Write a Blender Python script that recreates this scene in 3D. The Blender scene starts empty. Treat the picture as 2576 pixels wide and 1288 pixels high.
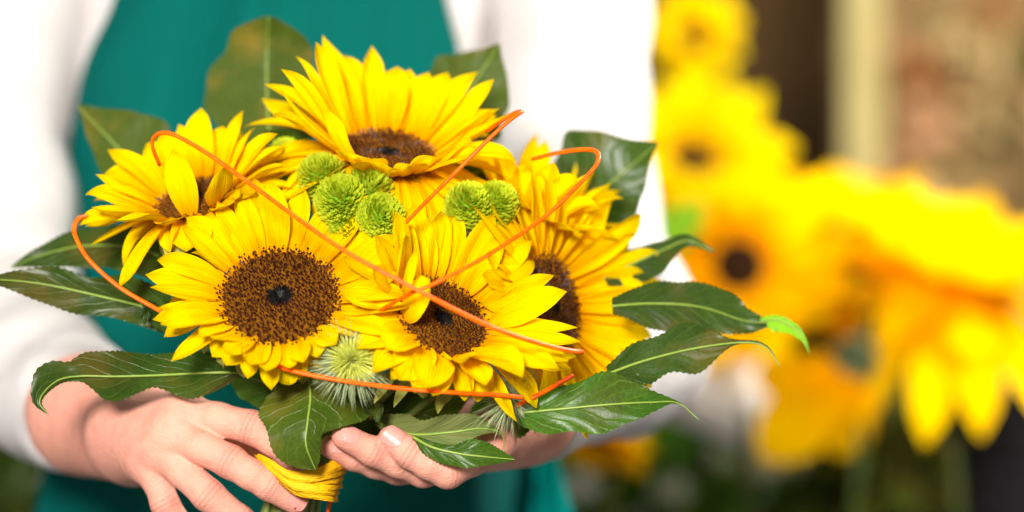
import bpy, math, random
import numpy as np
from mathutils import Vector, Matrix

# ------------------------------------------------------------------ camera, world, light
scene = bpy.context.scene
scene.render.engine = 'CYCLES'
scene.cycles.use_denoising = True
scene.cycles.max_bounces = 10
scene.cycles.diffuse_bounces = 5
scene.cycles.transmission_bounces = 6
scene.cycles.sample_clamp_indirect = 6
scene.view_settings.view_transform = 'Standard'
scene.view_settings.look = 'None'
scene.view_settings.gamma = 1.0
scene.view_settings.exposure = 0.0

TANH = 0.2                       # half width of the frame at 1 m (90 mm lens)
FOCUS = 1.442
CAM_LOC = Vector((0, 0, 1.36))
PITCH = math.radians(82)
CM = Matrix.Translation(CAM_LOC) @ Matrix.Rotation(PITCH, 4, 'X')
cam_data = bpy.data.cameras.new('camera')
cam_data.lens = 90; cam_data.sensor_width = 36
cam_data.clip_start = 0.05; cam_data.clip_end = 60
cam_data.dof.use_dof = True
cam_data.dof.focus_distance = FOCUS
cam_data.dof.aperture_fstop = 2.0
cam = bpy.data.objects.new('camera', cam_data)
cam.matrix_world = CM
scene.collection.objects.link(cam)
scene.camera = cam

world = bpy.data.worlds.new('World'); scene.world = world
world.use_nodes = True
bg = world.node_tree.nodes['Background']
bg.inputs[0].default_value = (1.0, 0.96, 0.92, 1)
bg.inputs[1].default_value = 0.22

def W3(v):                       # camera space (x right, y up, z towards the viewer) -> world
    return CM @ Vector(v)

def area(name, loc, target, size, power, col):
    l = bpy.data.lights.new(name, 'AREA'); l.shape = 'DISK'; l.size = size
    l.energy = power; l.color = col
    o = bpy.data.objects.new(name, l); scene.collection.objects.link(o)
    o.location = W3(loc)
    d = W3(target) - W3(loc)
    o.rotation_euler = d.to_track_quat('-Z', 'Y').to_euler()
    return o
area('key_softbox', (-0.42, 0.62, 0.55), (-0.05, -0.04, -1.5), 0.5, 108, (1, 0.96, 0.9))
area('back_window', (1.5, 1.75, -2.95), (0.2, -0.05, -1.9), 0.7, 150, (1, 0.97, 0.92))
area('background_fill', (1.15, 0.80, -1.25), (0.40, -0.05, -2.5), 0.4, 12, (1, 0.95, 0.86)).data.spread = math.radians(85)  # unseen fill, added to brighten the background blooms, white cone and tie

# ------------------------------------------------------------------ helpers
C = scene.collection
def CS(x, y, d):                 # pixel of the 2576 x 1288 picture + distance -> camera space
    return Vector(((x - 1288) / 1288 * TANH * d, (644 - y) / 1288 * TANH * d, -d))
def MPP(d): return TANH * d / 1288
def P(x, y, d): return W3(CS(x, y, d))

def thing(name, label, cat, loc, group=None):
    o = bpy.data.objects.new(name, None); C.objects.link(o)
    o.empty_display_size = 0.01
    o.location = loc; o['label'] = label; o['category'] = cat
    if group: o['group'] = group
    return o
def wloc(o):
    v = Vector((0, 0, 0))
    while o is not None:
        v = v + o.location; o = o.parent
    return v
def mesh_obj(name, verts, faces, mats, parent=None, uvs=None, smooth=True, mat_idx=None, col=None, loc=None):
    me = bpy.data.meshes.new(name)
    verts = np.asarray([tuple(v) for v in verts], dtype=np.float64)
    base = wloc(parent) if parent is not None else Vector((0, 0, 0))
    own = Vector(loc) - base if loc is not None else Vector((0, 0, 0))
    verts = verts - np.array(base + own)
    me.from_pydata(verts.tolist(), [], [tuple(f) for f in faces])
    if not isinstance(mats, (list, tuple)): mats = [mats]
    for m in mats: me.materials.append(m)
    if mat_idx is not None: me.polygons.foreach_set('material_index', np.asarray(mat_idx, dtype=np.int32))
    if smooth: me.polygons.foreach_set('use_smooth', np.ones(len(me.polygons), dtype=bool))
    if uvs is not None:
        ul = me.uv_layers.new(name='UVMap')
        li = np.empty(len(me.loops), dtype=np.int32); me.loops.foreach_get('vertex_index', li)
        ul.data.foreach_set('uv', np.asarray(uvs, dtype=np.float32)[li].ravel())
    if col is not None:
        a = me.color_attributes.new('tint', 'FLOAT_COLOR', 'POINT')
        a.data.foreach_set('color', np.asarray(col, dtype=np.float32).ravel())
    me.update()
    o = bpy.data.objects.new(name, me); C.objects.link(o)
    o.location = own
    if parent is not None: o.parent = parent
    return o
def tag(o, label=None, cat=None, group=None, kind=None):
    if label: o['label'] = label
    if cat: o['category'] = cat
    if group: o['group'] = group
    if kind: o['kind'] = kind
    return o
def grid_faces(n, m, off=0, closed=False):
    f = []
    for i in range(n - 1):
        for j in range(m - (0 if closed else 1)):
            j2 = (j + 1) % m
            f.append((off + i*m + j, off + i*m + j2, off + (i+1)*m + j2, off + (i+1)*m + j))
    return f
def spline(pts, n):              # Catmull-Rom through points (any dimension)
    p = np.asarray([list(q) for q in pts], dtype=float)
    k = len(p)
    if k == 2: 
        t = np.linspace(0, 1, n)[:, None]; return p[0]*(1-t) + p[1]*t
    q = np.vstack([2*p[0]-p[1], p, 2*p[-1]-p[-2]])
    seg = np.r_[0, np.cumsum(np.maximum(1e-9, np.linalg.norm(np.diff(p[:, :], axis=0), axis=1)))]
    s = np.linspace(0, seg[-1], n)
    out = np.zeros((n, p.shape[1]))
    for a, sv in enumerate(s):
        i = min(max(np.searchsorted(seg, sv, side='right') - 1, 0), k - 2)
        t = (sv - seg[i]) / (seg[i+1] - seg[i])
        p0, p1, p2, p3 = q[i], q[i+1], q[i+2], q[i+3]
        out[a] = 0.5*((2*p1) + (-p0+p2)*t + (2*p0-5*p1+4*p2-p3)*t*t + (-p0+3*p1-3*p2+p3)*t**3)
    return out
def tube(path, radii, sides=8, flat=1.0, cap=True, wob=0.0, seed=0):
    """path: (n,3) world points; returns verts, faces, uvs"""
    path = np.asarray([list(p) for p in path]); n = len(path)
    if np.isscalar(radii): radii = [radii]*n
    rad = np.interp(np.linspace(0, 1, n), np.linspace(0, 1, len(radii)), radii)
    tang = np.gradient(path, axis=0); tang /= np.linalg.norm(tang, axis=1)[:, None] + 1e-12
    up = np.array([0.13, 0.9, 0.4]); up /= np.linalg.norm(up)
    a = np.cross(tang[0], up); a /= np.linalg.norm(a)
    V, U = [], []
    for i in range(n):
        a = a - tang[i]*np.dot(a, tang[i]); a /= np.linalg.norm(a)
        b = np.cross(tang[i], a)
        for j in range(sides):
            th = 2*math.pi*j/sides
            V.append(path[i] + rad[i]*(a*math.cos(th)*flat + b*math.sin(th)))
            U.append((j/sides, i/(n-1)))
    F = grid_faces(n, sides, 0, True)
    if cap:
        F.append(tuple(range(sides-1, -1, -1))); F.append(tuple(range((n-1)*sides, n*sides)))
    return V, F, U
def box(c, s):
    x, y, z = s[0]/2, s[1]/2, s[2]/2
    V = [Vector(c) + Vector((a*x, b*y, d*z)) for a in (-1, 1) for b in (-1, 1) for d in (-1, 1)]
    F = [(0,1,3,2), (4,6,7,5), (0,4,5,1), (2,3,7,6), (0,2,6,4), (1,5,7,3)]
    return V, F

# ------------------------------------------------------------------ materials
def new_mat(name):
    m = bpy.data.materials.new(name); m.use_nodes = True
    nt = m.node_tree; nt.nodes.clear()
    out = nt.nodes.new('ShaderNodeOutputMaterial')
    return m, nt, out
def N(nt, t, **kw):
    n = nt.nodes.new(t)
    for k, v in kw.items(): setattr(n, k, v)
    return n
def ramp(nt, fac, stops):
    r = N(nt, 'ShaderNodeValToRGB')
    e = r.color_ramp.elements
    while len(e) < len(stops): e.new(0.5)
    for i, (p, c) in enumerate(stops):
        e[i].position = p; e[i].color = (*c, 1) if len(c) == 3 else c
    nt.links.new(fac, r.inputs[0]); return r.outputs[0]
def mixc(nt, fac, a, b, mode='MIX'):
    m = N(nt, 'ShaderNodeMix', data_type='RGBA', blend_type=mode)
    for s, v in ((0, fac), (6, a), (7, b)):
        if isinstance(v, (int, float)): m.inputs[s].default_value = v
        elif isinstance(v, tuple): m.inputs[s].default_value = (*v, 1)
        else: nt.links.new(v, m.inputs[s])
    return m.outputs[2]
def math_n(nt, op, a, b=None):
    m = N(nt, 'ShaderNodeMath', operation=op)
    for i, v in enumerate((a, b)):
        if v is None: continue
        if isinstance(v, (int, float)): m.inputs[i].default_value = v
        else: nt.links.new(v, m.inputs[i])
    return m.outputs[0]
def noise_n(nt, vec, scale, detail=3, rough=0.5):
    n = N(nt, 'ShaderNodeTexNoise'); n.inputs['Scale'].default_value = scale
    n.inputs['Detail'].default_value = detail; n.inputs['Roughness'].default_value = rough
    if vec is not None: nt.links.new(vec, n.inputs['Vector'])
    return n.outputs['Fac']
def uvmap(nt, sx, sy):
    tc = N(nt, 'ShaderNodeTexCoord'); mp = N(nt, 'ShaderNodeMapping')
    mp.inputs['Scale'].default_value = (sx, sy, 1)
    nt.links.new(tc.outputs['UV'], mp.inputs[0])
    return tc, mp.outputs[0]
def bump(nt, h, strength, dist=0.001):
    b = N(nt, 'ShaderNodeBump'); b.inputs['Strength'].default_value = strength
    b.inputs['Distance'].default_value = dist
    nt.links.new(h, b.inputs['Height']); return b.outputs[0]
def surf(nt, out, col, rough=0.5, spec=0.4, nrm=None, transl=0.0, tcol=None, sss=0.0, sss_r=(1, .3, .15), coat=0.0, sheen=0.0):
    p = N(nt, 'ShaderNodeBsdfPrincipled')
    def setin(sock, v):
        if isinstance(v, (int, float)): sock.default_value = v
        elif isinstance(v, tuple): sock.default_value = (*v, 1)
        else: nt.links.new(v, sock)
    setin(p.inputs['Base Color'], col); setin(p.inputs['Roughness'], rough)
    p.inputs['Specular IOR Level'].default_value = spec
    p.inputs['Coat Weight'].default_value = coat; p.inputs['Coat Roughness'].default_value = 0.25
    p.inputs['Sheen Weight'].default_value = sheen
    if sss:
        p.inputs['Subsurface Weight'].default_value = sss
        p.inputs['Subsurface Radius'].default_value = sss_r
        p.inputs['Subsurface Scale'].default_value = 0.006
    if nrm is not None: nt.links.new(nrm, p.inputs['Normal'])
    if transl:
        t = N(nt, 'ShaderNodeBsdfTranslucent')
        setin(t.inputs[0], tcol if tcol is not None else col)
        if nrm is not None: nt.links.new(nrm, t.inputs['Normal'])
        mx = N(nt, 'ShaderNodeMixShader'); mx.inputs[0].default_value = transl
        nt.links.new(p.outputs[0], mx.inputs[1]); nt.links.new(t.outputs[0], mx.inputs[2])
        nt.links.new(mx.outputs[0], out.inputs[0])
    else:
        nt.links.new(p.outputs[0], out.inputs[0])
    return p

def petal_mat(name, tip, mid, base, transl=0.35):
    m, nt, out = new_mat(name)
    tc, v = uvmap(nt, 1, 1)
    sep = N(nt, 'ShaderNodeSeparateXYZ'); nt.links.new(tc.outputs['UV'], sep.inputs[0])
    oi = N(nt, 'ShaderNodeObjectInfo')
    colr = ramp(nt, sep.outputs[1], [(0.0, base), (0.28, mid), (0.75, tip), (1.0, tip)])
    _, vs = uvmap(nt, 26, 1.3)
    add = N(nt, 'ShaderNodeVectorMath', operation='ADD'); nt.links.new(vs, add.inputs[0])
    rv = N(nt, 'ShaderNodeCombineXYZ')
    nt.links.new(math_n(nt, 'MULTIPLY', oi.outputs['Random'], 37.0), rv.inputs[0]); nt.links.new(rv.outputs[0], add.inputs[1])
    st = noise_n(nt, add.outputs[0], 1.0, 2)
    fine = noise_n(nt, tc.outputs['Object'], 260, 3)
    c2 = mixc(nt, math_n(nt, 'MULTIPLY', ramp(nt, st, [(0.45, (0, 0, 0)), (0.70, (1, 1, 1))]), 0.55), colr, mid)
    c3 = mixc(nt, math_n(nt, 'MULTIPLY', oi.outputs['Random'], 0.35), c2, mid)
    c4 = mixc(nt, 0.12, c3, mixc(nt, fine, base, tip))
    h = math_n(nt, 'ADD', math_n(nt, 'MULTIPLY', st, 1.0), math_n(nt, 'MULTIPLY', fine, 0.15))
    surf(nt, out, c4, 0.6, 0.0, bump(nt, h, 0.9, 0.0016), transl, c4)
    return m
M = {}
M['petal'] = petal_mat('sunflower_petal', (0.97, 0.745, 0.0), (0.95, 0.575, 0.0), (0.88, 0.29, 0.0))
M['petal_lemon'] = petal_mat('lemon_petal', (0.95, 0.77, 0.001), (0.93, 0.68, 0.001), (0.90, 0.50, 0.0), 0.4)
M['petal_gold'] = petal_mat('gold_petal', (0.95, 0.64, 0.0), (0.94, 0.50, 0.0), (0.93, 0.37, 0.0), 0.4)

def leaf_mat(name, dark, light, brown, vein, gloss=0.35, transl=0.18, tcol=(0.12, 0.30, 0.01), brown_amt=0.5, spec=0.3):
    m, nt, out = new_mat(name)
    tc = N(nt, 'ShaderNodeTexCoord')
    sep = N(nt, 'ShaderNodeSeparateXYZ'); nt.links.new(tc.outputs['UV'], sep.inputs[0])
    oi = N(nt, 'ShaderNodeObjectInfo')
    av = math_n(nt, 'ABSOLUTE', math_n(nt, 'SUBTRACT', sep.outputs[0], 0.5))
    # side veins: sloping stripes in (|v|, t)
    n0 = noise_n(nt, tc.outputs['UV'], 5, 2)
    ph = math_n(nt, 'ADD', math_n(nt, 'SUBTRACT', math_n(nt, 'MULTIPLY', sep.outputs[1], 9.0), math_n(nt, 'MULTIPLY', av, 5.5)), math_n(nt, 'MULTIPLY', n0, 0.9))
    fr = math_n(nt, 'ABSOLUTE', math_n(nt, 'SUBTRACT', math_n(nt, 'FRACT', ph), 0.5))
    lat = ramp(nt, fr, [(0.0, (1, 1, 1)), (0.055, (0.25, 0.25, 0.25)), (0.13, (0, 0, 0))])
    # net veins
    vor = N(nt, 'ShaderNodeTexVoronoi', feature='DISTANCE_TO_EDGE'); vor.inputs['Scale'].default_value = 260
    nt.links.new(tc.outputs['Object'], vor.inputs['Vector'])
    net = ramp(nt, vor.outputs['Distance'], [(0.0, (1, 1, 1)), (0.10, (0, 0, 0))])
    big = noise_n(nt, tc.outputs['Object'], 28, 3)
    mid = noise_n(nt, tc.outputs['Object'], 90, 4)
    c = mixc(nt, mid, dark, light)
    bf = math_n(nt, 'MULTIPLY', ramp(nt, big, [(0.48, (0, 0, 0)), (0.66, (1, 1, 1))]), brown_amt)
    c = mixc(nt, bf, c, brown)
    c = mixc(nt, math_n(nt, 'MULTIPLY', net, 0.16), c, vein)
    c = mixc(nt, math_n(nt, 'MULTIPLY', lat, 0.42), c, vein)
    h = math_n(nt, 'SUBTRACT', math_n(nt, 'MULTIPLY', big, 0.8), math_n(nt, 'ADD', math_n(nt, 'MULTIPLY', lat, 0.9), math_n(nt, 'MULTIPLY', net, 0.05)))
    surf(nt, out, c, gloss, spec, bump(nt, h, 0.5, 0.0010), transl, mixc(nt, 0.5, c, tcol))
    return m
M['leaf'] = leaf_mat('dark_leaf', (0.014, 0.032, 0.005), (0.032, 0.062, 0.008), (0.090, 0.060, 0.010), (0.10, 0.16, 0.02), 0.33, 0.22, brown_amt=0.75, spec=.2)
M['leaf_bright'] = leaf_mat('bright_leaf', (0.016, 0.055, 0.005), (0.045, 0.13, 0.010), (0.08, 0.06, 0.010), (0.16, 0.30, 0.03), 0.3, 0.3, (0.16, 0.42, 0.01), 0.35, .17)
M['leaf_olive'] = leaf_mat('olive_leaf', (0.030, 0.062, 0.005), (0.058, 0.105, 0.008), (0.15, 0.115, 0.012), (0.16, 0.22, 0.03), 0.36, 0.28, (0.2, 0.34, 0.01), 0.7, .2)
M['leaf_back'] = leaf_mat('muted_leaf', (0.034, 0.056, 0.007), (0.056, 0.082, 0.012), (0.19, 0.115, 0.018), (0.10, 0.12, 0.02), 0.45, 0.2, (0.15, 0.25, 0.01), 0.8, .1)
M['leaf_under'] = leaf_mat('leaf_underside', (0.10, 0.14, 0.035), (0.15, 0.19, 0.05), (0.17, 0.17, 0.05), (0.20, 0.22, 0.06), 0.5, 0.2, (0.15, 0.25, 0.02), 0.4, 0.3)
M['leaf_lime'] = leaf_mat('lime_leaf', (0.14, 0.36, 0.01), (0.24, 0.50, 0.015), (0.2, 0.4, 0.01), (0.3, 0.5, 0.03), 0.4, 0.4, (0.3, 0.7, 0.01), 0.3)

def simple(name, col, rough=0.5, spec=0.4, nscale=None, col2=None, bstr=0.0, bdist=0.001, transl=0.0, tcol=None, **kw):
    m, nt, out = new_mat(name)
    c = col; nrm = None
    if nscale:
        tc = N(nt, 'ShaderNodeTexCoord')
        f = noise_n(nt, tc.outputs['Object'], nscale, 4, 0.6)
        c = mixc(nt, ramp(nt, f, [(0.3, (0, 0, 0)), (0.7, (1, 1, 1))]), col, col2 or col)
        if bstr: nrm = bump(nt, f, bstr, bdist)
    surf(nt, out, c, rough, spec, nrm, transl, tcol, **kw)
    return m
M['vein'] = simple('leaf_midrib', (0.17, 0.27, 0.03), 0.4, 0.4, 200, (0.24, 0.33, 0.05))
M['stem'] = simple('green_stem', (0.14, 0.22, 0.04), 0.5, 0.4, 120, (0.26, 0.34, 0.08), 0.4)
M['hairy'] = simple('hairy_calyx', (0.06, 0.085, 0.03), 0.8, 0.2, 500, (0.15, 0.17, 0.08), 0.8, 0.002)
M['bract'] = simple('yellow_green_bract', (0.24, 0.25, 0.045), 0.55, 0.3, 130, (0.42, 0.38, 0.06), 0.4, transl=0.2, tcol=(0.4, 0.45, 0.03))
M['disc'] = simple('disc_ground', (0.05, 0.015, 0.002), 0.8, 0.1, 500, (0.22, 0.085, 0.002), 1.0, 0.002)
M['fil'] = simple('floret_tube', (0.50, 0.19, 0.003), 0.6, 0.2, 600, (0.14, 0.035, 0.003))
M['tip'] = simple('floret_tip', (0.018, 0.003, 0.004), 0.45, 0.3, 600, (0.055, 0.009, 0.006))
M['dark_eye'] = simple('dark_brown_disc', (0.016, 0.007, 0.003), 0.8, 0.03, 200, (0.035, 0.014, 0.005))
M['eye'] = simple('disc_eye', (0.004, 0.004, 0.004), 0.5, 0.15, 900, (0.014, 0.012, 0.012))
M['mum'] = simple('green_floret', (0.40, 0.50, 0.006), 0.5, 0.1, 260, (0.66, 0.72, 0.06), transl=0.4, tcol=(0.68, 0.78, 0.03))
M['mum_core'] = simple('mum_core', (0.10, 0.22, 0.006), 0.8, 0.1, 300, (0.16, 0.28, 0.01))
M['spine'] = simple('thistle_spine', (0.26, 0.33, 0.15), 0.6, 0.2, 400, (0.45, 0.50, 0.28))
M['spine_in'] = simple('thistle_heart', (0.50, 0.54, 0.05), 0.6, 0.15, 400, (0.62, 0.64, 0.14))
M['cane'] = simple('orange_cane', (0.97, 0.085, 0.0), 0.35, 0.16, 160, (0.98, 0.15, 0.002), 0.3, 0.0006)
M['raffia'] = None
def streak(name, a, b, sx, sy, rough, bstr, transl=0.0):
    m, nt, out = new_mat(name)
    _, v = uvmap(nt, sx, sy)
    f = noise_n(nt, v, 1.0, 3)
    surf(nt, out, mixc(nt, f, a, b), rough, 0.3, bump(nt, f, bstr, 0.0015), transl, b)
    return m
M['raffia'] = streak('yellow_raffia', (0.93, 0.42, 0.0), (0.95, 0.60, 0.002), 2, 26, 0.6, 0.8, 0.2)

def skin_mat():
    m, nt, out = new_mat('skin')
    tc = N(nt, 'ShaderNodeTexCoord')
    at = N(nt, 'ShaderNodeVertexColor'); at.layer_name = 'tint'
    sep = N(nt, 'ShaderNodeSeparateColor'); nt.links.new(at.outputs[0], sep.inputs[0])
    blot = noise_n(nt, tc.outputs['Object'], 55, 3)
    c = mixc(nt, blot, (0.67, 0.285, 0.205), (0.75, 0.365, 0.27))
    c = mixc(nt, math_n(nt, 'MULTIPLY', sep.outputs[0], 0.95), c, (0.60, 0.20, 0.16))
    c = mixc(nt, math_n(nt, 'MULTIPLY', sep.outputs[1], 0.8), c, (0.40, 0.13, 0.09))
    vn = noise_n(nt, tc.outputs['Object'], 130, 2)
    c = mixc(nt, math_n(nt, 'MULTIPLY', ramp(nt, vn, [(0.48, (0, 0, 0)), (0.72, (1, 1, 1))]), 0.42), c, (0.66, 0.22, 0.17))
    fine = noise_n(nt, tc.outputs['Object'], 900, 4)
    mid = noise_n(nt, tc.outputs['Object'], 220, 3)
    vor = N(nt, 'ShaderNodeTexVoronoi', feature='DISTANCE_TO_EDGE'); vor.inputs['Scale'].default_value = 900
    nt.links.new(tc.outputs['Object'], vor.inputs['Vector'])
    h = math_n(nt, 'ADD', math_n(nt, 'MULTIPLY', fine, 0.5), math_n(nt, 'ADD', mid, math_n(nt, 'MULTIPLY', vor.outputs['Distance'], 0.8)))
    surf(nt, out, c, 0.5, 0.25, bump(nt, h, 0.6, 0.0011), sss=0.15)
    return m
M['skin'] = skin_mat()
M['nail'] = simple('nail', (0.64, 0.24, 0.20), 0.33, 0.35, 120, (0.70, 0.31, 0.26), coat=0.12)
M['nail_edge'] = simple('nail_edge', (0.70, 0.42, 0.34), 0.35, 0.3)

def cloth(name, a, b, scale, rough, bstr, bdist, transl=0.0, weave=1400):
    m, nt, out = new_mat(name)
    tc = N(nt, 'ShaderNodeTexCoord')
    f = noise_n(nt, tc.outputs['Object'], scale, 3)
    w = noise_n(nt, tc.outputs['Object'], weave, 2)
    h = math_n(nt, 'ADD', f, math_n(nt, 'MULTIPLY', w, 0.15))
    surf(nt, out, mixc(nt, f, a, b), rough, 0.06, bump(nt, h, bstr, bdist), transl, b, sheen=0.0)
    return m
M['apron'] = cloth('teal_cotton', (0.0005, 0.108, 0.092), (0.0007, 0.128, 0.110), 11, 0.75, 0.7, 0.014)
M['apron_tie'] = cloth('lit_teal_tie', (0.001, 0.38, 0.35), (0.002, 0.44, 0.41), 14, 0.75, 0.5, 0.006, 0.6)  # apron teal brightened in the colour so the tie looks backlit
M['shirt'] = cloth('white_cotton', (0.84, 0.785, 0.77), (0.88, 0.84, 0.825), 13, 0.8, 0.8, 0.016, 0.1)
M['wall'] = simple('brown_wall', (0.026, 0.016, 0.006), 0.8, 0.1, 1.6, (0.075, 0.040, 0.012), 0.3, 0.01)
M['tan'] = simple('tan_plaster', (0.15, 0.075, 0.024), 0.8, 0.1, 4.0, (0.30, 0.18, 0.075), 0.3, 0.01)
M['post'] = simple('pale_wood', (0.36, 0.29, 0.11), 0.6, 0.1, 9, (0.42, 0.35, 0.14), 0.4, 0.004)
M['standin'] = simple('standin_white', (0.86, 0.84, 0.79), 0.6, 0.2, 20, (0.89, 0.87, 0.83), 0.3, 0.003, transl=0.25, tcol=(0.9, 0.88, 0.80))
M['bucket'] = simple('black_plastic', (0.008, 0.008, 0.010), 0.5, 0.3, 30, (0.016, 0.015, 0.018))
M['zinc'] = simple('grey_zinc', (0.045, 0.042, 0.055), 0.45, 0.5, 20, (0.07, 0.065, 0.08))
M['peach'] = simple('peach_petal', (0.36, 0.18, 0.08), 0.6, 0.1, 60, (0.44, 0.26, 0.13), transl=0.3, tcol=(0.8, 0.4, 0.2))
M['orange_bloom'] = simple('orange_bloom', (0.34, 0.11, 0.025), 0.6, 0.1, 60, (0.40, 0.17, 0.05), transl=0.3, tcol=(0.8, 0.3, 0.05))
M['straw'] = simple('straw', (0.26, 0.16, 0.055), 0.6, 0.1, 60, (0.38, 0.28, 0.12))
M['highlight_bloom'] = simple('highlight_bloom', (0.70, 0.78, 0.62), 0.4, 0.4, 60, (0.8, 0.8, 0.75), transl=0.2, tcol=(0.8, 0.8, 0.7))
M['trouser'] = simple('dark_denim', (0.02, 0.025, 0.04), 0.8, 0.2, 60, (0.03, 0.035, 0.05))

# ------------------------------------------------------------------ sunflower builder
PW_T = np.array([0, .12, .28, .45, .62, .78, .88, .95, 1.0])
PW_W = np.array([.46, .66, .88, 1.0, .99, .84, .56, .24, .012])
def petal_mesh(o, ex, ey, n, az, R, L, Wd, e0, bend, curl, twist, side, cup, rng, z0=0.0, nt_=15, mc=9):
    rad = ex*math.cos(az) + ey*math.sin(az); tan = -ex*math.sin(az) + ey*math.cos(az)
    p = o + rad*R + n*z0
    ph1, ph2, ph3 = rng.uniform(0, 6.28), rng.uniform(0, 6.28), rng.uniform(0, 6.28)
    wav = rng.uniform(.05, .20); skew = rng.uniform(-.10, .10); tipl = rng.uniform(-.35, .35)
    wsh = rng.uniform(.85, 1.18)
    V, U = [], []
    tprev = 0
    for i in range(nt_):
        u = i/(nt_-1); t = 1-(1-u)**1.25
        dt = t - tprev; tprev = t
        tm = t - dt/2
        e = e0 + bend*tm + curl*tm**4 + 0.10*math.sin(5*tm+ph3)*tm
        d = rad*math.cos(e) + n*math.sin(e)
        p = p + (d + tan*(side*tm*1.2 + tipl*max(0, tm-.8)*3))*(L*dt)
        nn = -rad*math.sin(e) + n*math.cos(e)
        tw = twist*t
        wv = tan*math.cos(tw) + nn*math.sin(tw); nv = nn*math.cos(tw) - tan*math.sin(tw)
        w = Wd*np.interp(t**wsh, PW_T, PW_W)
        cc = cup*(1 - .5*t)
        for j in range(mc):
            s = -1 + 2*j/(mc-1)
            sk = s + skew*(1-s*s)
            off = cc*w*(s*s-.35) + w*.12*math.sin(s*5.2+ph1+1.2*t)*min(1, 3*(1-t)) + wav*w*abs(s)**1.5*math.sin(6.5*t+ph2*(1 if s > 0 else 1.7)+s)
            V.append(W3(p + wv*(w*sk) + nv*off)); U.append((j/(mc-1), t))
    return V, grid_faces(nt_, mc), U

def wedge(b, tipv, side, w, thick):   # slim tapered 3-sided spine
    return b, tipv
def frame(c, ang, tilt):
    a, t = math.radians(ang), math.radians(tilt)
    n = Vector((math.sin(t)*math.cos(a), math.sin(t)*math.sin(a), math.cos(t)))
    ey = Vector((math.cos(t)*math.cos(a), math.cos(t)*math.sin(a), -math.sin(t)))
    ex = ey.cross(n)
    return n, ex, ey
BIND = (742, 1225, 1.497)
stem_count = [0]
def bouquet_stem(start_cs, back_dir, r, rng, parent, mat=None, name='stem', below=True):
    stem_count[0] += 1
    k = stem_count[0]
    ang = k*2.399; rr = 4 + 11*math.sqrt((k % 14)/14)
    b = CS(*BIND) + Vector((math.cos(ang)*rr, 0, math.sin(ang)*rr))*0.001
    s = Vector(start_cs)
    down = Vector((-0.045, -0.19, 0)) + Vector((math.cos(ang), 0, math.sin(ang)))*0.018
    pts = [s, s + back_dir*0.03, s*0.35 + b*0.65 + back_dir*0.008, b, b + down]
    if not below: pts = pts[:-1]
    V, F, U = tube([W3(v) for v in spline(pts, 26)], [r, r*.95, r*.9], 8)
    return mesh_obj(name, V, F, mat or M['stem'], parent, U)

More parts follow.
